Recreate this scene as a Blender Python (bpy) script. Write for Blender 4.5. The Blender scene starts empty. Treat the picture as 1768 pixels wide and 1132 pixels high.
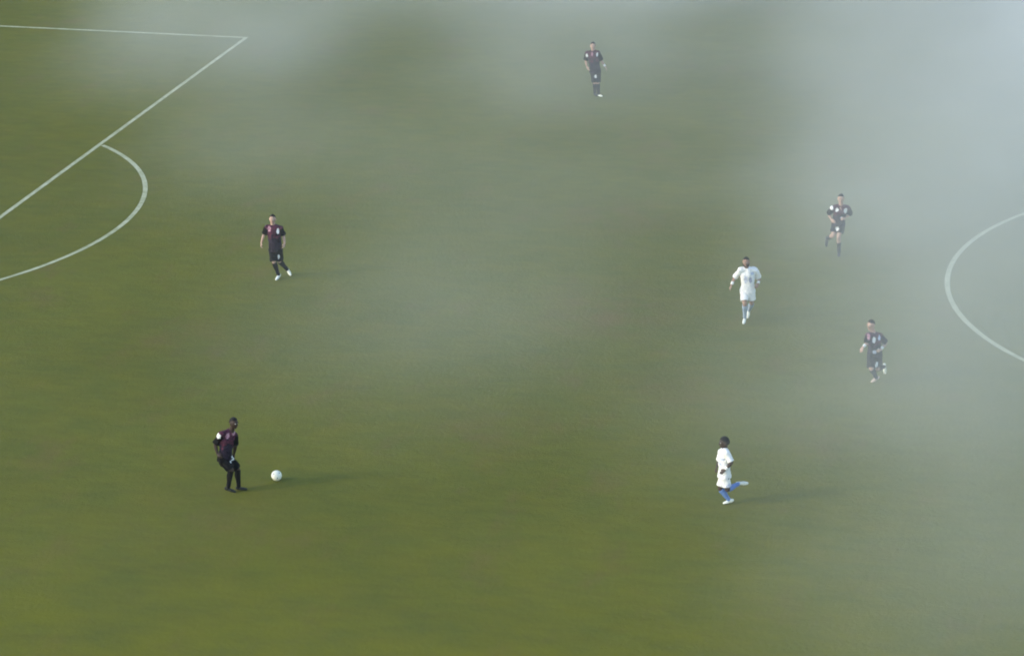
import bpy, bmesh, math, random
from math import radians, sin, cos, pi
from mathutils import Vector as V, Matrix, noise

random.seed(4)
SC = bpy.context.scene
COL = SC.collection

# ------------------------------------------------------------------ camera
cd = bpy.data.cameras.new('camera')
cam = bpy.data.objects.new('camera', cd); COL.objects.link(cam)
FW = V((-0.24450254, 0.90843516, -0.33906352))
RT = V((0.96786055, 0.24987089, -0.0284692))
UP = V((-0.05885968, 0.335127, 0.94033262))
cam.matrix_world = Matrix(((RT.x, UP.x, -FW.x, 49.3689), (RT.y, UP.y, -FW.y, -68.8146), (RT.z, UP.z, -FW.z, 23.4186), (0, 0, 0, 1)))
cd.sensor_width = 36; cd.lens = 101.646; cd.clip_start = 1; cd.clip_end = 2000
SC.camera = cam

# ------------------------------------------------------------------ light
SUN_EL, SUN_AZ = radians(26), radians(29 + 180)      # the floodlights on the left stand: azimuth (from +x) that the light comes from
w = bpy.data.worlds.new('World'); SC.world = w; w.use_nodes = True
nt = w.node_tree; bg = nt.nodes['Background']
sky = nt.nodes.new('ShaderNodeTexSky'); sky.sky_type = 'NISHITA'; sky.sun_disc = False
sky.sun_elevation = SUN_EL; sky.sun_rotation = pi / 2 - SUN_AZ
nt.links.new(sky.outputs[0], bg.inputs[0]); bg.inputs[1].default_value = 0.15
sl = bpy.data.lights.new('sun', 'SUN'); sl.energy = 0.52; sl.angle = radians(5); sl.color = (1.0, 0.95, 0.84)
so = bpy.data.objects.new('sun', sl); COL.objects.link(so)
ld = V((cos(SUN_EL) * cos(SUN_AZ), cos(SUN_EL) * sin(SUN_AZ), sin(SUN_EL)))
so.rotation_euler = ld.to_track_quat('Z', 'Y').to_euler(); so.location = (0, 0, 60)
SC.view_settings.view_transform = 'Standard'; SC.view_settings.look = 'None'
SC.view_settings.exposure = 1.21; SC.view_settings.gamma = 1.0; SC.view_settings.use_curve_mapping = False
SC.render.engine = 'CYCLES'
SC.cycles.use_denoising = True; SC.cycles.use_adaptive_sampling = True; SC.cycles.adaptive_threshold = 0.02
SC.cycles.max_bounces = 5; SC.cycles.diffuse_bounces = 2; SC.cycles.volume_bounces = 1
SC.cycles.volume_step_rate = 1.0; SC.cycles.volume_max_steps = 256
SC.cycles.pixel_filter_type = 'BLACKMAN_HARRIS'; SC.cycles.filter_width = 1.9

# ------------------------------------------------------------------ materials
def mat(name, col, rough=0.8, var=0.0, vscale=20.0, col2=None, bump=0.0, bscale=60.0, sheen=0.0, spec=0.3):
    m = bpy.data.materials.new(name); m.use_nodes = True
    n = m.node_tree; b = n.nodes['Principled BSDF']
    b.inputs['Roughness'].default_value = rough
    b.inputs['Specular IOR Level'].default_value = spec
    if sheen: b.inputs['Sheen Weight'].default_value = sheen
    tc = n.nodes.new('ShaderNodeTexCoord')
    if var or col2:
        nz = n.nodes.new('ShaderNodeTexNoise'); nz.inputs['Scale'].default_value = vscale; nz.inputs['Detail'].default_value = 3
        n.links.new(tc.outputs['Object'], nz.inputs['Vector'])
        r = n.nodes.new('ShaderNodeValToRGB'); n.links.new(nz.outputs['Fac'], r.inputs['Fac'])
        r.color_ramp.elements[0].position = 0.35; r.color_ramp.elements[1].position = 0.65
        c2 = col2 or tuple(c * (1 - var) for c in col)
        r.color_ramp.elements[0].color = (*c2, 1); r.color_ramp.elements[1].color = (*col, 1)
        n.links.new(r.outputs[0], b.inputs['Base Color'])
    else:
        b.inputs['Base Color'].default_value = (*col, 1)
    if bump:
        nb = n.nodes.new('ShaderNodeTexNoise'); nb.inputs['Scale'].default_value = bscale
        n.links.new(tc.outputs['Object'], nb.inputs['Vector'])
        bp = n.nodes.new('ShaderNodeBump'); bp.inputs['Strength'].default_value = bump; bp.inputs['Distance'].default_value = 0.01
        n.links.new(nb.outputs['Fac'], bp.inputs['Height']); n.links.new(bp.outputs[0], b.inputs['Normal'])
    return m

M = dict(
    skin_light=mat('skin_light', (0.52, 0.34, 0.25), 0.55, 0.12, 30), skin_tan=mat('skin_tan', (0.36, 0.22, 0.15), 0.5, 0.12, 30),
    skin_dark=mat('skin_dark', (0.055, 0.033, 0.024), 0.45, 0.15, 30),
    hair_dark=mat('hair_dark', (0.02, 0.016, 0.012), 0.7, 0.4, 90, bump=0.5, bscale=200), hair_black=mat('hair_black', (0.012, 0.011, 0.010), 0.75, 0.4, 90, bump=0.5, bscale=200),
    kit_dark=mat('kit_dark', (0.032, 0.024, 0.042), 0.85, 0.0, 9, (0.018, 0.012, 0.019), 0.2, 30, 0.0, 0.12),
    kit_black=mat('kit_black', (0.008, 0.008, 0.009), 0.8, 0.3, 12, None, 0.2, 30, 0.0, 0.12),
    kit_maroon=mat('kit_maroon', (0.13, 0.028, 0.055), 0.8, 0.0, 26, (0.022, 0.010, 0.018), 0.2, 30),
    kit_pink=mat('kit_pink', (0.62, 0.36, 0.40), 0.75, 0.0, 34, (0.26, 0.09, 0.14), 0.2, 30),
    white=mat('white_cloth', (0.90, 0.895, 0.85), 0.7, 0.05, 12, None, 0.25, 25, 0.1),
    pale=mat('pale_blue_print', (0.55, 0.60, 0.70), 0.7, 0.1, 20), grey=mat('grey_print', (0.36, 0.38, 0.48), 0.7, 0.2, 30),
    sock_blue=mat('sock_blue', (0.13, 0.25, 0.56), 0.8, 0.15, 20, None, 0.2, 60), sock_pale=mat('sock_pale_blue', (0.36, 0.46, 0.58), 0.8, 0.2, 14, None, 0.2, 60),
    boot_white=mat('boot_white', (0.88, 0.90, 0.78), 0.4, 0.1, 20), boot_black=mat('boot_black', (0.012, 0.016, 0.015), 0.6, 0.2, 20),
    boot_tan=mat('boot_tan', (0.68, 0.53, 0.41), 0.4, 0.15, 20), sole=mat('boot_sole', (0.06, 0.06, 0.055), 0.6),
    eye=mat('eye_white', (0.7, 0.68, 0.64), 0.3), iris=mat('iris', (0.03, 0.018, 0.01), 0.3), lip=mat('lips', (0.30, 0.12, 0.10), 0.5), lip_dark=mat('lips_dark', (0.07, 0.03, 0.027), 0.5),
    band=mat('wristband_white', (0.9, 0.89, 0.82), 0.8, 0.05, 40),
)
M.update(W=M['white'], P=M['kit_pink'], M=M['kit_maroon'], G=M['grey'], L=M['pale'])

# turf: world-space noise only
def turf_material():
    m = bpy.data.materials.new('turf'); m.use_nodes = True; n = m.node_tree; L = n.links; b = n.nodes['Principled BSDF']
    b.inputs['Roughness'].default_value = 0.9; b.inputs['Specular IOR Level'].default_value = 0.15
    tc = n.nodes.new('ShaderNodeTexCoord')
    def nz(scale, detail, rough=0.5, st=(1, 1, 1), rot=0):
        mp = n.nodes.new('ShaderNodeMapping'); mp.inputs['Scale'].default_value = st; mp.inputs['Rotation'].default_value = (0, 0, rot)
        L.new(tc.outputs['Object'], mp.inputs[0])
        t = n.nodes.new('ShaderNodeTexNoise'); t.inputs['Scale'].default_value = scale; t.inputs['Detail'].default_value = detail; t.inputs['Roughness'].default_value = rough
        L.new(mp.outputs[0], t.inputs['Vector']); return t.outputs['Fac']
    def ramp(f, p0, c0, p1, c1):
        r = n.nodes.new('ShaderNodeValToRGB'); L.new(f, r.inputs[0]); e = r.color_ramp.elements
        e[0].position = p0; e[0].color = (*c0, 1); e[1].position = p1; e[1].color = (*c1, 1); return r.outputs[0]
    def mix(kind, f, a, c):
        x = n.nodes.new('ShaderNodeMix'); x.data_type = 'RGBA'; x.blend_type = kind
        if isinstance(f, float): x.inputs[0].default_value = f
        else: L.new(f, x.inputs[0])
        L.new(a, x.inputs[6]); L.new(c, x.inputs[7]); return x.outputs[2]
    c = ramp(nz(0.13, 4, 0.55), 0.36, TURF_A, 0.66, TURF_B)
    c2 = ramp(nz(0.7, 4, 0.6, (1, 1.7, 1), 0.35), 0.35, TURF_C, 0.7, TURF_D)
    c = mix('MIX', 0.4, c, c2)
    c = mix('MULTIPLY', 1.0, c, ramp(nz(2.2, 5, 0.65, (0.6, 1.6, 1), 0.2), 0.3, (0.87, 0.88, 0.86), 0.7, (1.08, 1.08, 1.06)))
    c = mix('MULTIPLY', 1.0, c, ramp(nz(14, 4, 0.7), 0.3, (0.95, 0.96, 0.94), 0.7, (1.04, 1.04, 1.03)))
    # worn, scuffed patches with a bare brown look
    wear = ramp(nz(0.45, 5, 0.7, (1.3, 0.8, 1), 1.1), 0.55, (0, 0, 0), 0.74, (1, 1, 1))
    brown = n.nodes.new('ShaderNodeRGB'); brown.outputs[0].default_value = (*TURF_WORN, 1)
    f = n.nodes.new('ShaderNodeMath'); f.operation = 'MULTIPLY'; f.inputs[1].default_value = 0.6; L.new(wear, f.inputs[0])
    c = mix('MIX', f.outputs[0], c, brown.outputs[0])
    for (x, y, rad, k) in ((34.4, -4.6, 3.2, .75), (37.2, -9.5, 2.6, .5), (33.7, -12.6, 2.4, .5), (33.3, 2.9, 3.0, .5), (29.0, -18.3, 3.0, .35), (25.0, -8.0, 2.5, .35)):
        dn = n.nodes.new('ShaderNodeVectorMath'); dn.operation = 'DISTANCE'; L.new(tc.outputs['Object'], dn.inputs[0]); dn.inputs[1].default_value = (x, y, 0)
        mr = n.nodes.new('ShaderNodeMapRange'); mr.interpolation_type = 'SMOOTHSTEP'; L.new(dn.outputs['Value'], mr.inputs['Value']); mr.inputs['From Max'].default_value = rad; mr.inputs['To Min'].default_value = k; mr.inputs['To Max'].default_value = 0
        fm = n.nodes.new('ShaderNodeMath'); fm.operation = 'MULTIPLY'; L.new(mr.outputs[0], fm.inputs[0]); L.new(ramp(nz(1.1, 5, 0.7, (1, 1, 1), x), 0.38, (0, 0, 0), 0.62, (1, 1, 1)), fm.inputs[1])
        c = mix('MIX', fm.outputs[0], c, brown.outputs[0])
    # yellowed turf towards the near touch line
    yl = n.nodes.new('ShaderNodeRGB'); yl.outputs[0].default_value = (0.155, 0.150, 0.009, 1)
    sx = n.nodes.new('ShaderNodeSeparateXYZ'); L.new(tc.outputs['Object'], sx.inputs[0])
    mr = n.nodes.new('ShaderNodeMapRange'); L.new(sx.outputs['Y'], mr.inputs['Value']); mr.inputs['From Min'].default_value = -24; mr.inputs['From Max'].default_value = -16; mr.inputs['To Min'].default_value = .8; mr.inputs['To Max'].default_value = 0
    fm = n.nodes.new('ShaderNodeMath'); fm.operation = 'MULTIPLY'; L.new(mr.outputs[0], fm.inputs[0]); L.new(ramp(nz(0.5, 4, 0.6, (1, 1.6, 1), .6), 0.35, (0, 0, 0), 0.65, (1, 1, 1)), fm.inputs[1])
    c = mix('MIX', fm.outputs[0], c, yl.outputs[0])
    L.new(c, b.inputs['Base Color'])
    bp = n.nodes.new('ShaderNodeBump'); bp.inputs['Strength'].default_value = 0.5; bp.inputs['Distance'].default_value = 0.03
    L.new(nz(9, 6, 0.7), bp.inputs['Height']); L.new(bp.outputs[0], b.inputs['Normal'])
    return m
TURF_A, TURF_B = (0.111, 0.116, 0.0165), (0.141, 0.143, 0.021)
TURF_C, TURF_D = (0.096, 0.116, 0.019), (0.158, 0.141, 0.014)
TURF_WORN = (0.155, 0.116, 0.036)

def paint_material():
    m = bpy.data.materials.new('line_paint'); m.use_nodes = True; n = m.node_tree; L = n.links; b = n.nodes['Principled BSDF']
    b.inputs['Roughness'].default_value = 0.9; b.inputs['Specular IOR Level'].default_value = 0.1
    tc = n.nodes.new('ShaderNodeTexCoord'); t = n.nodes.new('ShaderNodeTexNoise'); t.inputs['Scale'].default_value = 3.0; t.inputs['Detail'].default_value = 6; t.inputs['Roughness'].default_value = 0.75
    L.new(tc.outputs['Object'], t.inputs['Vector'])
    r = n.nodes.new('ShaderNodeValToRGB'); L.new(t.outputs['Fac'], r.inputs[0]); e = r.color_ramp.elements
    e[0].position = 0.33; e[0].color = (0.30, 0.32, 0.17, 1); e[1].position = 0.6; e[1].color = (0.50, 0.51, 0.33, 1)
    L.new(r.outputs[0], b.inputs['Base Color'])
    return m

def tag(o, label=None, cat=None, group=None, kind=None):
    for k, v in (('label', label), ('category', cat), ('group', group), ('kind', kind)):
        if v: o[k] = v
    return o

def link_mesh(name, verts, faces, mats, parent=None, smooth=True, fmat=None):
    me = bpy.data.meshes.new(name); me.from_pydata([tuple(v) for v in verts], [], faces); me.update()
    for m in mats: me.materials.append(m)
    if smooth: me.polygons.foreach_set('use_smooth', [True] * len(me.polygons))
    if fmat: me.polygons.foreach_set('material_index', fmat)
    o = bpy.data.objects.new(name, me); COL.objects.link(o)
    if parent: o.parent = parent
    return o

# ------------------------------------------------------------------ pitch
G = 400
gv = [(-G + 50, -G, 0), (G + 50, -G, 0), (G + 50, G, 0), (-G + 50, G, 0)]
tag(link_mesh('grass_pitch', gv, [(0, 1, 2, 3)], [turf_material()], smooth=False), kind='structure')
PAINT = paint_material()
LW = 0.13
def strip(name, pts, closed=False, z=0.004, wd=LW):
    vs, fs = [], []; n = len(pts); out = []
    for i, p in enumerate(pts):
        a = V(pts[(i - 1) % n]) if (closed or i > 0) else V(p); c = V(pts[(i + 1) % n]) if (closed or i < n - 1) else V(p)
        d = (c - a).normalized(); nn = V((-d.y, d.x))
        k = 1 + 0.10 * noise.noise(V((p[0] * 2.3, p[1] * 2.3, 7)))
        vs += [(p[0] + nn.x * wd / 2 * k, p[1] + nn.y * wd / 2 * k, z), (p[0] - nn.x * wd / 2 * k, p[1] - nn.y * wd / 2 * k, z)]
    for i in range(n if closed else n - 1):
        j = (i + 1) % n; fs.append((2 * i + 1, 2 * j + 1, 2 * j, 2 * i))
    return tag(link_mesh(name, vs, fs, [PAINT], smooth=False), kind='structure')
def seg(a, b, step=0.2):
    n = max(2, int((V(b) - V(a)).length / step)); return [tuple(V(a).lerp(V(b), i / n)) for i in range(n + 1)]
CX = 51.302
COR = (16.54, 20.08)
strip('penalty_area_front_line', seg((16.5, -20.16), (COR[0], COR[1] + 0.06)))
strip('penalty_area_side_line', seg((0, 20.72), (COR[0] - 0.066, COR[1])))
strip('penalty_area_near_side_line', seg((0, -20.16), (16.43, -20.1)))
A0 = math.asin(7.25 / 9.1)
strip('penalty_arc_line', [(11 + 9.1 * cos(-A0 + 2 * A0 * i / 90), 9.1 * sin(-A0 + 2 * A0 * i / 90)) for i in range(91)][1:-1])
strip('goal_area_line', seg((0, 9.16), (5.5, 9.16))[:-1] + seg((5.5, 9.16), (5.5, -9.16))[:-1] + seg((5.5, -9.16), (0, -9.16)))
strip('centre_circle_line', [(CX + 9.1 * cos(2 * pi * i / 200), 9.1 * sin(2 * pi * i / 200)) for i in range(200)], True)
strip('halfway_line', seg((CX, -34), (CX, 34), 0.5), z=0.008)
strip('goal_line', seg((-0.06, -34), (-0.06, 34), 0.5), z=0.008)
strip('near_touch_line', seg((0, -34), (105, -34), 0.5), z=0.012)
strip('far_touch_line', seg((0, 34), (105, 34), 0.5), z=0.012)

# ------------------------------------------------------------------ figure modelling
class Shell:
    def __init__(s): s.v = []; s.f = []
    def add(s, vs, fs):
        # keep every closed shell wound outward
        vol = 0
        for f in fs:
            for k in range(1, len(f) - 1): vol += vs[f[0]].dot(vs[f[k]].cross(vs[f[k + 1]]))
        if vol < 0: fs = [tuple(reversed(f)) for f in fs]
        o = len(s.v); s.v += vs; s.f += [tuple(i + o for i in f) for f in fs]
    def tube(s, pts, rad, side=None, ratio=1.0, r0=True, r1=True, n=16):
        pts = [V(p) for p in pts]; m = len(pts)
        if isinstance(rad, (int, float)): rad = [rad] * m
        if isinstance(ratio, (int, float)): ratio = [ratio] * m
        if side is None or isinstance(side, V): side = [side] * m
        rings = []
        T = [(pts[min(i + 1, m - 1)] - pts[max(i - 1, 0)]).normalized() for i in range(m)]
        ref = V((0.31, 0.2, 0.11)).normalized()
        def frame(t, sd):
            a = sd if sd is not None else ref
            a = (a - t * a.dot(t)).normalized(); return a, t.cross(a)
        L = []
        if r0:
            for k in (80, 55, 28): L.append((pts[0] - T[0] * rad[0] * ratio[0] * sin(radians(k)), rad[0] * cos(radians(k)), ratio[0], T[0], side[0]))
        for i in range(m): L.append((pts[i], rad[i], ratio[i], T[i], side[i]))
        if r1:
            for k in (28, 55, 80): L.append((pts[-1] + T[-1] * rad[-1] * ratio[-1] * sin(radians(k)), rad[-1] * cos(radians(k)), ratio[-1], T[-1], side[-1]))
        vs, fs = [], []
        for (c, r, q, t, sd) in L:
            a, b = frame(t, sd)
            vs += [c + a * r * cos(2 * pi * j / n) + b * r * q * sin(2 * pi * j / n) for j in range(n)]
        for i in range(len(L) - 1):
            for j in range(n):
                k = (j + 1) % n; fs.append((i * n + j, i * n + k, (i + 1) * n + k, (i + 1) * n + j))
        fs.append(tuple(reversed(range(n)))); fs.append(tuple((len(L) - 1) * n + j for j in range(n)))
        s.add(vs, fs)
    def ball(s, c, ax, rx, ry, rz, nu=20, nv=14, fn=None):
        # ellipsoid with axes ax = (side, forward, up)
        vs, fs = [], []; c = V(c)
        def P(th, ph):
            d = V((sin(th) * cos(ph), sin(th) * sin(ph), cos(th))); k = fn(d) if fn else 1
            return c + (ax[0] * d.x * rx + ax[1] * d.y * ry + ax[2] * d.z * rz) * k
        vs.append(P(0, 0))
        for i in range(1, nv):
            for j in range(nu): vs.append(P(pi * i / nv, 2 * pi * j / nu))
        vs.append(P(pi, 0))
        for j in range(nu):
            k = (j + 1) % nu; fs.append((0, 1 + j, 1 + k)); e = 1 + (nv - 2) * nu; fs.append((len(vs) - 1, e + k, e + j))
        for i in range(nv - 2):
            for j in range(nu):
                k = (j + 1) % nu; a = 1 + i * nu; fs.append((a + j, a + nu + j, a + nu + k, a + k))
        s.add(vs, fs)
    def build(s, name, mats, parent, voxel=0.012, smooth=2, wrinkle=0.0, wscale=9.0, fsel=None):
        me = bpy.data.meshes.new('tmp'); me.from_pydata([tuple(v) for v in s.v], [], s.f); me.update()
        o = bpy.data.objects.new('tmp', me); COL.objects.link(o)
        if voxel:
            r = o.modifiers.new('r', 'REMESH'); r.mode = 'VOXEL'; r.voxel_size = voxel; r.use_smooth_shade = True
            if smooth:
                q = o.modifiers.new('s', 'SMOOTH'); q.factor = 0.5; q.iterations = smooth
        dg = bpy.context.evaluated_depsgraph_get(); dg.update()
        m2 = bpy.data.meshes.new_from_object(o.evaluated_get(dg)); bpy.data.objects.remove(o); bpy.data.meshes.remove(me)
        m2.name = name; m2.materials.clear()
        for m in mats: m2.materials.append(m)
        if wrinkle:
            nr = [v.normal.copy() for v in m2.vertices]
            for v, q in zip(m2.vertices, nr):
                p = v.co * wscale
                v.co += q * wrinkle * (noise.noise(V((p.x, p.y, p.z * 0.7))) + 0.5 * noise.noise(p * 2.3))
        m2.polygons.foreach_set('use_smooth', [True] * len(m2.polygons))
        if fsel: m2.polygons.foreach_set('material_index', [fsel(p.center, p.normal) for p in m2.polygons])
        m2.update()
        ob = bpy.data.objects.new(name, m2); COL.objects.link(ob); ob.parent = parent
        return ob

CR = V((RT.x, RT.y, 0)).normalized(); CF = V((FW.x, FW.y, 0)).normalized()
Z = V((0, 0, 1))

def figure(d, label, skin, jersey, sleeve, shorts, sock, boots, hair, hair_mat, lip='lip', beard=False, bands=(), group=None, sockz=1.3, shortl=.86, bulk=1.0):
    J = {k: V(v) for k, v in d['J'].items()}
    f = V((d['f'][0], d['f'][1], 0)).normalized()
    root = bpy.data.objects.new('person', None); COL.objects.link(root); root.location = (d['G'][0], d['G'][1], 0)
    tag(root, label, 'footballer', group)
    pc = (J['pA'] + J['pB']) / 2; sc = (J['sA'] + J['sB']) / 2; nk = J['neck']
    hs = (J['pB'] - J['pA']); hs.z *= 0.5; hs.normalize(); ss = (J['sB'] - J['sA']).normalized()
    hs = (hs + V((-f.y, f.x, 0)) * 0.5 * (1 if hs.dot(V((-f.y, f.x, 0))) > 0 else -1)).normalized()
    body_front = f
    up = (J['top'] - nk).normalized(); up = (up + Z * 0.5).normalized()
    hf = (f - up * f.dot(up)).normalized(); hsd = hf.cross(up).normalized()
    hc = J['top'] - up * 0.118
    ax = (hsd, hf, up)
    B = Shell()
    # trunk
    tp = [pc - Z * 0.07, pc, pc.lerp(sc, 0.3), pc.lerp(sc, 0.55), pc.lerp(sc, 0.8), sc - Z * 0.0]
    sd = [hs, hs, hs.lerp(ss, .4).normalized(), hs.lerp(ss, .7).normalized(), ss, ss]
    B.tube(tp, [x * (bulk - .02) for x in (.12, .155, .135, .148, .158, .12)], sd, [.75, .72, .70, .68, .68, .62], n=24)
    B.tube([sc - Z * .02, nk.lerp(sc, .3), nk, nk.lerp(hc, .5), hc - up * .02], [.10, .075, .058, .055, .06], ss, 1)
    for q in 'AB':
        s_, e_, w_, h_ = J['s' + q], J['e' + q], J['w' + q], J['h' + q]
        B.tube([sc.lerp(nk, .45), s_], [.058, .058])
        B.tube([s_, s_.lerp(e_, .35), s_.lerp(e_, .7), e_, e_.lerp(w_, .3), e_.lerp(w_, .75), w_], [.056, .052, .043, .038, .041, .031, .026], None, 1)
        hd = (h_ - w_).normalized(); inn = (pc - w_); inn -= hd * inn.dot(hd); inn.normalize()
        wd = hd.cross(inn).normalized()
        if wd.dot(f) < 0: wd = -wd                     # thumb side looks forward
        p0 = w_ + hd * .012; p1 = w_ + hd * .09
        B.tube([w_, w_ + hd * .03, p1 - hd * .02, p1], [.026, .036, .040, .036], wd, [.8, .42, .36, .34], n=14)
        for k, (ln, off) in enumerate(((.070, .029), (.080, .010), (.074, -.010), (.058, -.028))):
            a = p1 + wd * off - hd * .012; c = .35 + .12 * k
            b = a + (hd * cos(c * .5) + inn * sin(c * .5)) * ln * .45; e = b + (hd * cos(c * 1.6) + inn * sin(c * 1.6)) * ln * .32
            g = e + (hd * cos(c * 2.4) + inn * sin(c * 2.4)) * ln * .27
            B.tube([a, b, e, g], [.0092, .0088, .008, .0068], n=8)
        a = w_ + hd * .03 + wd * .026; b = a + (wd * .7 + hd * .75).normalized() * .035 + inn * .008; e = b + (hd + wd * .25 + inn * .3).normalized() * .03
        B.tube([a, b, e], [.013, .0105, .008], n=8)
        p_, k_, a_ = J['p' + q], J['k' + q], J['a' + q]
        t_ = J['t' + q].copy()
        B.tube([p_, p_.lerp(k_, .3), p_.lerp(k_, .7), k_], [.088, .082, .064, .055])
        sh = (a_ - k_); back = -f; cf = k_.lerp(a_, .3) + back * .012
        B.tube([k_, cf, k_.lerp(a_, .65), a_], [.053, .056, .041, .034])
        fd = (t_ - a_); sg = sh.normalized(); fd = (fd - sg * fd.dot(sg) * .75).normalized()
        if a_.z < .2: fd.z = min(fd.z, .0) if fd.z > -.35 else fd.z; fd.normalize()
        heel = a_ + sg * .045 - fd * .045; toe = heel + fd * .215
        if a_.z < .2:
            lift = max(0, .04 - min(heel.z, toe.z)); toe.z = max(toe.z, .036); heel.z = max(heel.z, .036)
        B.tube([heel, toe.lerp(heel, .25)], [.026, .026]); B.tube([a_, heel.lerp(toe, .2)], [.03, .028])
        d['foot' + q] = (a_, heel, toe, fd, sg, k_)
    # head
    def skull(v):
        k = 1.0
        if v.z < -0.1: k *= 1 - 0.16 * min(1, (-v.z - .1) * 1.4) * (1 if v.y < .2 else .35)
        return k
    B.ball(hc, ax, .077, .096, .115, fn=skull)
    B.tube([hc - up * .045 + hf * .01, hc - up * .075 + hf * .052, hc - up * .088 + hf * .072], [.062, .043, .026], hsd, .9)
    B.tube([hc + hf * .088 + up * .012, hc + hf * .106 - up * .018, hc + hf * .110 - up * .03], [.010, .014, .016], n=10)
    B.tube([hc + hf * .086 + up * .03 - hsd * .045, hc + hf * .094 + up * .03, hc + hf * .086 + up * .03 + hsd * .045], .010, n=8)
    for s in (-1, 1): B.ball(hc + hsd * .079 * s - up * .01 - hf * .005, (hsd, (hf - hsd * .4 * s).normalized(), up), .010, .02, .034, 12, 8)
    B.build('body', [M[skin]], root, .0075, 1)
    # eyes, mouth, brows
    for s in (-1, 1):
        E = Shell(); c = hc + hf * .083 + up * .006 + hsd * .031 * s; E.ball(c, ax, .014, .012, .0115, 16, 10)
        E.build('eye', [M['eye'], M['iris']], root, 0, fsel=lambda p, n_, c=c: 1 if ((p - c).cross(hf)).length < .0062 and (p - c).dot(hf) > 0 else 0)
        E = Shell(); E.tube([hc + hf * .093 + up * .028 + hsd * .016 * s, hc + hf * .093 + up * .033 + hsd * .032 * s, hc + hf * .079 + up * .028 + hsd * .048 * s], [.0045, .005, .003], n=8)
        E.build('eyebrow', [M[hair_mat]], root, 0)
    E = Shell(); m0 = hc - up * .058
    E.tube([m0 + hf * .083 - hsd * .025, m0 + hf * .094 - hsd * .01, m0 + hf * .095, m0 + hf * .094 + hsd * .01, m0 + hf * .083 + hsd * .025], [.004, .008, .0085, .008, .004], n=8)
    E.build('mouth', [M[lip]], root, 0)
    # hair: a cap pulled in under the hairline
    H = Shell(); hl = {'short': .28, 'full': .12, 'long': .0}[hair]; thick = {'short': 1.05, 'full': 1.12, 'long': 1.16}[hair]
    def cap(v):
        line = hl + .55 * max(v.y, -.6) * (1.0 if v.y > 0 else 1.3)
        if abs(v.x) > .75 and v.y > -.35: line += .12
        if v.z > line: return thick + .035 * noise.noise(v * 6) + .02 * noise.noise(v * 15)
        return .80
    H.ball(hc + up * .004, ax, .079, .098, .116, 36, 26, cap)
    if hair == 'long': H.tube([hc - hf * .07 + up * .02, hc - hf * .085 - up * .05, hc - hf * .08 - up * .1], [.06, .05, .032], hsd, .6)
    H.build('hair', [M[hair_mat]], root, .008, 1, .003, 40)
    if beard:
        E = Shell(); E.tube([hc - up * .04 + hsd * .068 + hf * .02, hc - up * .085 + hsd * .045 + hf * .055, hc - up * .104 + hf * .078, hc - up * .085 - hsd * .045 + hf * .055, hc - up * .04 - hsd * .068 + hf * .02], [.016, .024, .028, .024, .016], n=12)
        E.build('beard', [M[hair_mat]], root, .007, 1)
    # patches: printed areas of a garment
    pts = d['pt']
    def sel(kinds, base, names):
        def g(p, n_):
            if n_.dot(CF) < .25:
                for (w_, c, rx, rz, mm) in pts:
                    if w_ in kinds:
                        q = p - V(c); q2 = V((q.dot(CR) / rx * 1.12, q.z / rz * 1.15))
                        if q2.length < 1 + .35 * noise.noise(p * 38): return names.index(mm)
            return base(p)
        return g
    names = ['_', '_', 'W', 'P', 'M', 'G', 'L']
    mats = [M[jersey], M[sleeve]] + [M[k] for k in names[2:]]
    K = bulk
    Jn = Shell()
    bot = pc - Z * .02
    Jn.tube([bot, pc + Z * .05, pc.lerp(sc, 0.35), pc.lerp(sc, 0.6), pc.lerp(sc, 0.85), sc + Z * .012], [x * K for x in (.188, .178, .160, .170, .178, .145)], [hs, hs, hs.lerp(ss, .4).normalized(), hs.lerp(ss, .7).normalized(), ss, ss], [.80, .78, .76, .74, .72, .66], r0=False, n=28)
    Jn.tube([sc, nk.lerp(sc, .35), nk.lerp(sc, .05)], [.11, .088, .070], ss, 1, r1=False)
    for q in 'AB':
        s_, e_ = J['s' + q], J['e' + q]
        Jn.tube([sc.lerp(nk, .40), s_], [.076, .078])
        Jn.tube([s_, s_.lerp(e_, .4), s_.lerp(e_, .88)], [.074 * K, .074 * K, .076 * K], r1=False)
    def base(p):
        for q in 'AB':
            s_, e_ = J['s' + q], J['e' + q]; t = (p - s_).dot(e_ - s_) / (e_ - s_).length_squared
            if t > .0 and (p - s_ - (e_ - s_) * t).length < .10 and abs((p - sc).dot(ss)) > (s_ - sc).length * .92: return 1
        if jersey == 'kit_dark':
            h = (p.z - pc.z) / (sc.z - pc.z)
            if h > .66 + .34 * noise.noise(V((p.x * 13, p.y * 13, p.z * 11))): return 4
        return 0
    Jn.build('jersey', mats, root, .009, 2, .017, 10, sel('TAB', base, names))
    S = Shell()
    S.tube([pc - Z * .09, pc, pc + Z * .10], [x * K for x in (.145, .182, .168)], hs, [.8, .78, .78], r0=True, r1=False, n=28)
    for q in 'AB':
        p_, k_ = J['p' + q], J['k' + q]
        S.tube([p_, p_.lerp(k_, .4), p_.lerp(k_, shortl)], [.104 * K, .102 * K, .100 * K], r1=False)
    S.build('shorts', [M[shorts], M[shorts]] + mats[2:], root, .010, 2, .016, 9, sel('S', lambda p: 0, names))
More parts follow.
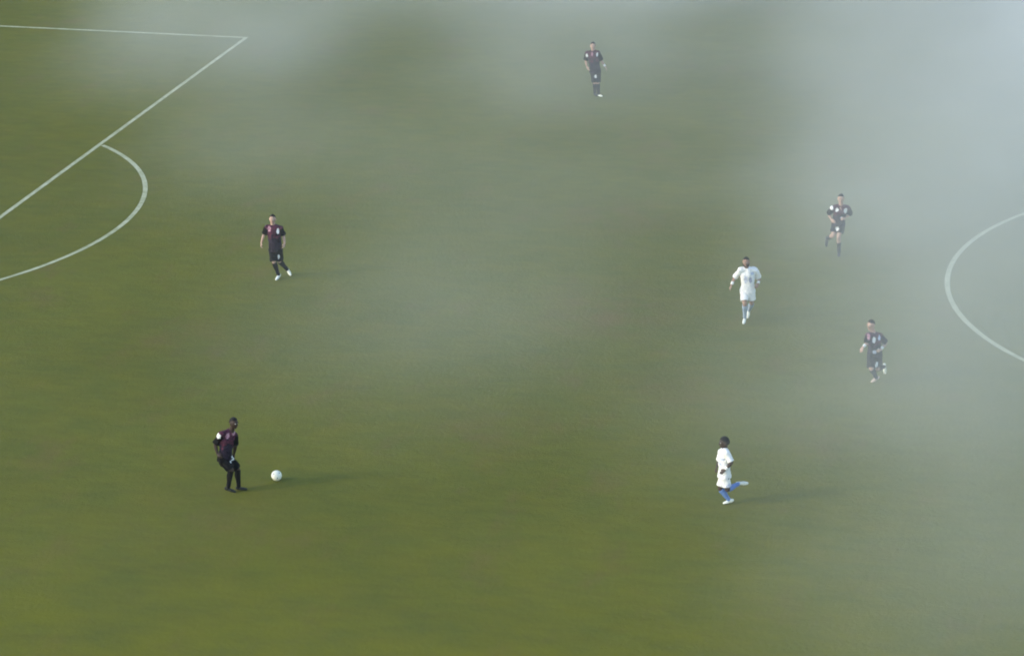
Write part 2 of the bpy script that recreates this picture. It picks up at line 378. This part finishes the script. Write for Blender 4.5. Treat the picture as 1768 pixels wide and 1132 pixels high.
    for q in 'AB':
        a_, heel, toe, fd, sg, k_ = d['foot' + q]
        top = k_.lerp(a_, .10 + .1 * (1 - sockz)) ; cf = k_.lerp(a_, .34) - f * .012
        S = Shell(); S.tube([top, cf, k_.lerp(a_, .65), a_ + sg * .01], [.064, .065, .049, .043], r0=False)
        S.build('sock', [M[sock]], root, .009, 1, .003, 20)
        S = Shell(); sdv = fd.cross(sg).normalized()
        S.tube([heel, heel.lerp(toe, .3), heel.lerp(toe, .68), toe], [.036, .036, .043, .028], sdv, [1, .95, .72, .75], n=16)
        S.tube([a_ - sg * .005, heel.lerp(toe, .16)], [.043, .041], r0=False)
        low = min(heel.z, toe.z)
        def soled(p, n_, heel=heel, fd=fd, sg=sg): return 1 if n_.dot(sg) > .6 and (p - heel).dot(sg) > .02 else 0
        S.build('boot', [M[boots[0] if q == 'A' else boots[1]], M['sole']], root, .007, 1, fsel=soled)
        if q in bands:
            S = Shell(); w_, e_ = J['w' + q], J['e' + q]; dd = (w_ - e_).normalized()
            S.tube([w_ - dd * .075, w_ - dd * .005], [.038, .034], r0=False, r1=False); S.build('wristband', [M['band']], root, .006, 1)
    lowest = min(v.co.z for c in root.children for v in c.data.vertices)
    root.location.z = .001 - lowest
    return root

DATA = {'p1': {'G': [25.725, -3.547], 'f': [0.163, -0.987], 
  'J': {'top': [-0.045, -0.012, 1.711], 'head': [-0.035, -0.061, 1.598], 'neck': [-0.05, -0.013, 1.415], 'sA': [-0.186, -0.05, 1.373], 'sB': [0.122, 0.033, 1.348], 'eA': [-0.293, -0.027, 1.177], 'wA': [-0.341, -0.112, 0.995], 'hA': [-0.348, -0.156, 0.902], 'eB': [0.176, 0.099, 1.131], 'wB': [0.23, 0.01, 0.963], 'hB': [0.213, -0.046, 0.866], 'pA': [-0.098, -0.026, 0.789], 'pB': [0.057, 0.036, 0.777], 'kA': [-0.047, -0.095, 0.484], 'aA': [0.014, 0.004, 0.123], 'tA': [-0.0, -0.124, 0.057], 'kB': [0.044, 0.064, 0.46], 'aB': [0.138, 0.327, 0.161], 'tB': [0.202, 0.324, 0.057]},
 
  'pt': [('T', [0.098, -0.077, 1.298], 0.038, 0.085, 'W'), ('T', [-0.112, -0.134, 1.358], 0.055, 0.08, 'P'), ('T', [0.002, -0.103, 1.248], 0.07, 0.035, 'M'), ('S', [0.08, -0.082, 0.617], 0.03, 0.07, 'W')]},
 'p2': {'G': [29.27, -16.771], 'f': [0.928, -0.371], 
  'J': {'top': [0.097, 0.026, 1.646], 'head': [0.096, 0.026, 1.527], 'neck': [0.034, 0.009, 1.361], 'sA': [-0.135, -0.161, 1.326], 'sB': [0.037, 0.134, 1.209], 'eA': [-0.285, -0.159, 1.083], 'wA': [-0.233, -0.208, 0.925], 'hA': [-0.159, -0.25, 0.858], 'eB': [0.031, 0.174, 0.947], 'wB': [-0.008, 0.164, 0.779], 'hB': [-0.029, 0.137, 0.697], 'pA': [-0.155, -0.135, 0.785], 'pB': [-0.113, 0.053, 0.712], 'kA': [0.014, -0.12, 0.533], 'aA': [-0.089, -0.086, 0.12], 'tA': [0.037, -0.094, 0.049], 'kB': [0.063, 0.12, 0.451], 'aB': [0.075, 0.103, 0.054], 'tB': [0.226, 0.082, 0.003]},
 
  'pt': [('A', [-0.189, -0.154, 1.313], 0.06, 0.06, 'W'), ('T', [0.093, -0.079, 1.291], 0.03, 0.06, 'P'), ('T', [-0.017, -0.108, 1.288], 0.045, 0.07, 'P'), ('T', [-0.073, -0.123, 1.123], 0.05, 0.03, 'M'), ('S', [0.034, -0.094, 0.738], 0.045, 0.06, 'W')]},
 'p3': {'G': [29.863, 14.567], 'f': [0.26, -0.966], 
  'J': {'top': [-0.109, -0.029, 1.716], 'head': [-0.109, -0.071, 1.585], 'neck': [-0.111, -0.03, 1.415], 'sA': [-0.274, -0.074, 1.366], 'sB': [0.028, 0.007, 1.375], 'eA': [-0.343, -0.03, 1.126], 'wA': [-0.294, -0.1, 0.955], 'hA': [-0.24, -0.147, 0.86], 'eB': [0.119, 0.084, 1.095], 'wB': [0.238, 0.064, 0.941], 'hB': [0.3, 0.039, 0.85], 'pA': [-0.114, -0.031, 0.78], 'pB': [0.005, 0.001, 0.776], 'kA': [-0.069, -0.06, 0.443], 'aA': [-0.111, 0.094, 0.08], 'tA': [-0.033, -0.009, 0.047], 'kB': [0.021, -0.056, 0.446], 'aB': [0.023, 0.027, 0.076], 'tB': [0.155, -0.082, 0.02]},
 
  'pt': [('A', [-0.274, -0.177, 1.311], 0.04, 0.065, 'W'), ('T', [0.029, -0.096, 1.338], 0.035, 0.07, 'W'), ('B', [0.029, -0.096, 1.338], 0.035, 0.07, 'W'), ('T', [-0.115, -0.135, 1.361], 0.03, 0.07, 'P'), ('S', [-0.029, -0.111, 0.668], 0.04, 0.065, 'W')]},
 'p4': {'G': [37.864, -4.754], 'f': [0.018, -1.0], 
  'J': {'top': [0.056, -0.068, 1.671], 'head': [0.05, -0.111, 1.555], 'neck': [0.063, -0.035, 1.386], 'sA': [-0.082, -0.074, 1.333], 'sB': [0.25, 0.047, 1.318], 'eA': [-0.233, -0.011, 1.114], 'wA': [-0.279, -0.127, 0.984], 'hA': [-0.32, -0.19, 0.894], 'eB': [0.326, 0.212, 1.071], 'wB': [0.328, 0.037, 0.985], 'hB': [0.306, -0.073, 0.934], 'pA': [-0.006, -0.002, 0.804], 'pB': [0.16, 0.043, 0.799], 'kA': [0.046, -0.174, 0.532], 'aA': [0.017, -0.016, 0.139], 'tA': [0.012, -0.162, 0.069], 'kB': [0.174, 0.047, 0.492], 'aB': [0.057, 0.347, 0.205], 'tB': [0.024, 0.379, 0.074]},
 
  'pt': [('T', [0.156, -0.062, 1.11], 0.045, 0.08, 'G'), ('T', [0.052, -0.09, 1.128], 0.05, 0.11, 'L'), ('T', [0.205, -0.048, 1.268], 0.05, 0.04, 'L')]},
 'p5': {'G': [39.331, 0.67], 'f': [0.114, -0.994], 
  'J': {'top': [0.047, -0.091, 1.66], 'head': [0.069, -0.126, 1.53], 'neck': [0.045, -0.05, 1.344], 'sA': [-0.145, -0.101, 1.289], 'sB': [0.206, 0.014, 1.264], 'eA': [-0.282, 0.069, 1.076], 'wA': [-0.185, -0.112, 0.984], 'hA': [-0.106, -0.194, 0.96], 'eB': [0.239, 0.189, 1.042], 'wB': [0.153, -0.062, 1.032], 'hB': [0.096, -0.181, 1.043], 'pA': [-0.092, -0.025, 0.838], 'pB': [0.049, 0.013, 0.833], 'kA': [-0.13, -0.159, 0.586], 'aA': [-0.321, 0.141, 0.378], 'tA': [-0.359, 0.173, 0.242], 'kB': [0.017, -0.203, 0.562], 'aB': [0.002, -0.02, 0.115], 'tB': [0.016, -0.161, 0.054]},
 
  'pt': [('A', [-0.181, -0.152, 1.311], 0.05, 0.06, 'W'), ('T', [-0.051, -0.117, 1.261], 0.045, 0.06, 'W'), ('T', [0.154, -0.062, 1.223], 0.04, 0.085, 'W'), ('B', [0.173, -0.057, 1.223], 0.04, 0.08, 'W'), ('T', [0.068, -0.085, 1.05], 0.045, 0.03, 'L'), ('S', [-0.042, -0.115, 0.777], 0.045, 0.07, 'W')]},
 'p6': {'G': [41.408, -8.117], 'f': [-0.56, -0.829], 
  'J': {'top': [-0.066, -0.121, 1.533], 'head': [-0.069, -0.163, 1.418], 'neck': [-0.014, -0.066, 1.215], 'sA': [-0.106, -0.194, 1.172], 'sB': [0.115, 0.093, 1.083], 'eA': [-0.127, -0.262, 1.017], 'wA': [-0.193, -0.363, 0.973], 'hA': [-0.213, -0.43, 0.935], 'eB': [0.248, 0.17, 0.898], 'wB': [0.159, -0.009, 0.812], 'hB': [0.114, -0.114, 0.82], 'pA': [-0.043, -0.074, 0.671], 'pB': [0.076, 0.093, 0.617], 'kA': [-0.022, -0.213, 0.412], 'aA': [0.061, 0.017, 0.116], 'tA': [-0.046, -0.095, 0.04], 'kB': [0.096, -0.026, 0.35], 'aB': [0.185, 0.34, 0.269], 'tB': [0.214, 0.431, 0.146]},
 
  'pt': [('T', [0.003, -0.103, 1.084], 0.045, 0.08, 'W'), ('T', [0.124, -0.07, 1.101], 0.035, 0.06, 'L'), ('B', [0.124, -0.07, 1.101], 0.035, 0.06, 'L'), ('T', [0.115, -0.073, 0.812], 0.045, 0.045, 'W'), ('T', [0.022, -0.098, 0.787], 0.055, 0.05, 'L'), ('S', [0.067, -0.085, 0.481], 0.045, 0.07, 'W'), ('T', [-0.115, -0.134, 1.178], 0.04, 0.09, 'P')]},
 'p7': {'G': [39.465, -15.554], 'f': [-0.935, -0.355], 
  'J': {'top': [-0.069, -0.018, 1.502], 'head': [-0.08, -0.022, 1.386], 'neck': [-0.058, -0.016, 1.247], 'sA': [-0.154, 0.145, 1.099], 'sB': [0.007, -0.174, 1.228], 'eA': [-0.215, 0.211, 0.877], 'wA': [-0.242, 0.1, 0.806], 'hA': [-0.254, 0.035, 0.769], 'eB': [0.114, -0.218, 1.033], 'wB': [-0.01, -0.251, 0.892], 'hB': [-0.072, -0.268, 0.837], 'pA': [-0.105, 0.065, 0.615], 'pB': [-0.038, -0.103, 0.69], 'kA': [-0.163, 0.018, 0.35], 'aA': [0.012, 0.065, 0.095], 'tA': [-0.106, 0.023, 0.001], 'kB': [0.008, -0.101, 0.401], 'aB': [0.173, 0.171, 0.415], 'tB': [0.3, 0.257, 0.427]},
 
  'pt': [('S', [0.031, -0.095, 0.502], 0.06, 0.06, 'L'), ('T', [-0.091, -0.128, 1.069], 0.07, 0.035, 'L'), ('T', [-0.131, -0.139, 0.951], 0.04, 0.035, 'L')]}}


DK = dict(jersey='kit_dark', sleeve='kit_black', shorts='kit_black', sock='kit_black', sockz=1.8, shortl=.92, group='players in dark kit')
WK = dict(jersey='white', sleeve='white', shorts='white', shortl=.76, group='players in white kit')
figure(DATA['p1'], 'player in dark kit with bare arms and pale boots, nearest the penalty arc', 'skin_light', boots=('boot_white', 'boot_white'), hair='short', hair_mat='hair_dark', **DK)
figure(DATA['p2'], 'player in dark kit and black boots standing just left of the ball', 'skin_dark', boots=('boot_black', 'boot_black'), hair='short', hair_mat='hair_black', lip='lip_dark', **DK)
figure(DATA['p3'], 'player in dark kit standing with one arm out, farthest off in the smoke', 'skin_light', boots=('boot_black', 'boot_white'), hair='short', hair_mat='hair_dark', bands='B', **DK)
figure(DATA['p4'], 'bearded player in white kit with white wristbands, running towards the camera', 'skin_tan', sock='sock_pale', boots=('boot_white', 'boot_white'), hair='short', hair_mat='hair_black', beard=True, bands='AB', bulk=.97, **WK)
figure(DATA['p5'], 'player in dark kit with both elbows bent, hazed by smoke, behind the bearded white player', 'skin_light', boots=('boot_black', 'boot_black'), hair='short', hair_mat='hair_dark', **{**DK, 'sockz': -2.5, 'shortl': .72})
figure(DATA['p6'], 'player in dark kit with a tan boot, running left beside the centre circle', 'skin_light', boots=('boot_tan', 'boot_white'), hair='short', hair_mat='hair_dark', bands='AB', **DK)
figure(DATA['p7'], 'player in white kit and blue socks, side on with one foot kicked up behind', 'skin_dark', sock='sock_blue', boots=('boot_white', 'boot_white'), hair='full', hair_mat='hair_black', lip='lip_dark', bands='B', bulk=.93, **WK)

# ------------------------------------------------------------------ ball
def football(c, r):
    bm = bmesh.new(); bmesh.ops.create_icosphere(bm, subdivisions=5, radius=r)
    ico = bmesh.new(); bmesh.ops.create_icosphere(ico, subdivisions=1, radius=1); cs = [v.co.normalized() for v in ico.verts]
    mids = [f.calc_center_median().normalized() for f in ico.faces]; ico.free()
    for v in bm.verts:
        n_ = v.co.normalized()
        a = sorted((n_.angle(q) for q in cs + mids)); s = a[1] - a[0]
        if s < .03: v.co -= n_ * r * .012 * (1 - s / .03)
    for f in bm.faces:
        n_ = f.calc_center_median().normalized(); f.material_index = 1 if min(n_.angle(q) for q in cs) < .13 else 0; f.smooth = True
    me = bpy.data.meshes.new('football'); bm.to_mesh(me); bm.free()
    me.materials.append(mat('ball_white', (0.92, 0.90, 0.72), 0.45, 0.04, 30)); me.materials.append(mat('ball_print', (0.16, 0.2, 0.2), 0.4))
    o = bpy.data.objects.new('football', me); COL.objects.link(o); o.location = c; o.rotation_euler = (.4, .7, .2)
    tag(o, 'white football on the turf beside the player with black boots', 'football')
football((29.962, -16.044, .112), .111)

# ------------------------------------------------------------------ smoke drifting over the pitch
BLOBS = [(42.0, 3.0, 0.0701), (42.0, -7.5, 0.0476), (38.5, 13.5, 0.0395), (45.5, -21.5, 0.0348), (42.0, -0.5, 0.0454), (38.5, 17.0, 0.0557), (45.5, -11.0, 0.0447), (17.5, 13.5, 0.0395), (42.0, -14.5, 0.0229), (17.5, 17.0, 0.0552), (38.5, 3.0, 0.0231), (45.5, 13.5, 0.1277), (42.0, 6.5, 0.0341), (38.5, 24.0, 0.0645), (28.0, 13.5, 0.0297), (45.5, 10.0, 0.0779), (31.5, -11.0, 0.0169), (24.5, 3.0, 0.0261), (28.0, 17.0, 0.0305), (31.5, 10.0, 0.0177), (45.5, -18.0, 0.011), (31.5, 13.5, 0.015), (31.5, -0.5, 0.0163), (31.5, -7.5, 0.0084), (38.5, 20.5, 0.0012), (45.5, 24.0, 0.2154), (45.5, -0.5, 0.0494), (35.0, 17.0, 0.0183), (38.5, 6.5, 0.0182), (28.0, 24.0, 0.042), (21.0, 10.0, 0.0042), (35.0, 27.5, 0.0686), (45.5, 20.5, 0.0748), (35.0, -4.0, 0.0093), (31.5, 3.0, 0.0098), (35.0, -11.0, 0.0061), (42.0, 27.5, 0.0877), (21.0, 24.0, 0.0506), (45.5, 17.0, 0.0221), (38.5, 27.5, 0.033), (28.0, 27.5, 0.1131), (45.5, -4.0, 0.0128), (35.0, 24.0, 0.0124)]
SMOKE_R, SMOKE_ZC, SMOKE_SZ = 6.8, 1.4, 2.0
def smoke():
    x0, x1, y0, y1, z0, z1 = 0, 66, -40, 44, -1.0, 7.0
    bm = bmesh.new(); bmesh.ops.create_cube(bm, size=1)
    for v in bm.verts: v.co = V(((x0 + x1) / 2 + v.co.x * (x1 - x0), (y0 + y1) / 2 + v.co.y * (y1 - y0), (z0 + z1) / 2 + v.co.z * (z1 - z0)))
    me = bpy.data.meshes.new('smoke'); bm.to_mesh(me); bm.free()
    m = bpy.data.materials.new('smoke'); m.use_nodes = True; n = m.node_tree; L = n.links
    for q in list(n.nodes):
        if q.type != 'OUTPUT_MATERIAL': n.nodes.remove(q)
    out = n.nodes['Material Output']
    def math_(op, a, b=None, c=None):
        x = n.nodes.new('ShaderNodeMath'); x.operation = op
        for i, k in enumerate((a, b, c)):
            if k is None: continue
            if isinstance(k, (int, float)): x.inputs[i].default_value = k
            else: L.new(k, x.inputs[i])
        return x.outputs[0]
    tc = n.nodes.new('ShaderNodeTexCoord'); P = tc.outputs['Object']
    mp = n.nodes.new('ShaderNodeMapping'); mp.inputs['Scale'].default_value = (1, 1, 1.6); L.new(P, mp.inputs[0])
    nz = n.nodes.new('ShaderNodeTexNoise'); nz.inputs['Scale'].default_value = WARP_SCALE; nz.inputs['Detail'].default_value = 4; nz.inputs['Roughness'].default_value = 0.52; L.new(mp.outputs[0], nz.inputs['Vector'])
    wv = n.nodes.new('ShaderNodeVectorMath'); wv.operation = 'MULTIPLY_ADD'; L.new(nz.outputs['Color'], wv.inputs[0]); wv.inputs[1].default_value = (WARP, WARP, 0); 
    flat = n.nodes.new('ShaderNodeVectorMath'); flat.operation = 'MULTIPLY_ADD'; L.new(P, flat.inputs[0]); flat.inputs[1].default_value = (1, 1, 0); flat.inputs[2].default_value = (-WARP / 2, -WARP / 2, 0)
    L.new(flat.outputs[0], wv.inputs[2])
    acc = None
    for (x, y, k) in BLOBS:
        dn = n.nodes.new('ShaderNodeVectorMath'); dn.operation = 'DISTANCE'; L.new(wv.outputs[0], dn.inputs[0]); dn.inputs[1].default_value = (x, y, 0)
        mr = n.nodes.new('ShaderNodeMapRange'); mr.interpolation_type = 'SMOOTHSTEP'; L.new(dn.outputs['Value'], mr.inputs['Value'])
        mr.inputs['From Min'].default_value = 0; mr.inputs['From Max'].default_value = SMOKE_R; mr.inputs['To Min'].default_value = k; mr.inputs['To Max'].default_value = 0
        acc = mr.outputs[0] if acc is None else math_('ADD', acc, mr.outputs[0])
    sp = n.nodes.new('ShaderNodeSeparateXYZ'); L.new(P, sp.inputs[0])
    h = math_('DIVIDE', math_('SUBTRACT', sp.outputs['Z'], SMOKE_ZC), SMOKE_SZ)
    prof = math_('EXPONENT', math_('MULTIPLY', math_('MULTIPLY', h, h), -1.0))
    acc = math_('ADD', acc, SMOKE_BASE)
    nf = n.nodes.new('ShaderNodeMapRange'); L.new(nz.outputs['Fac'], nf.inputs['Value']); nf.inputs['From Min'].default_value = .3; nf.inputs['From Max'].default_value = .7
    nf.inputs['To Min'].default_value = .62; nf.inputs['To Max'].default_value = 1.38
    dens = math_('MULTIPLY', math_('MULTIPLY', acc, prof), nf.outputs[0])
    dens = math_('MULTIPLY', dens, SMOKE_K)
    pv = n.nodes.new('ShaderNodeVolumePrincipled'); pv.inputs['Color'].default_value = (*SMOKE_COL, 1); pv.inputs['Anisotropy'].default_value = 0.0
    pv.inputs['Density Attribute'].default_value = ''
    L.new(dens, pv.inputs['Density']); L.new(pv.outputs[0], out.inputs['Volume'])
    try: m.cycles.volume_sampling = 'MULTIPLE_IMPORTANCE'
    except Exception: pass
    me.materials.append(m)
    o = bpy.data.objects.new('smoke', me); COL.objects.link(o)
    tag(o, 'pale grey flare smoke drifting in patches over the turf, thickest at the right', 'smoke', kind='stuff')
WARP_SCALE, WARP, SMOKE_BASE, SMOKE_K = 0.15, 3.2, 0.0018, 1.0
SMOKE_COL = (0.91, 0.95, 0.925)
smoke()
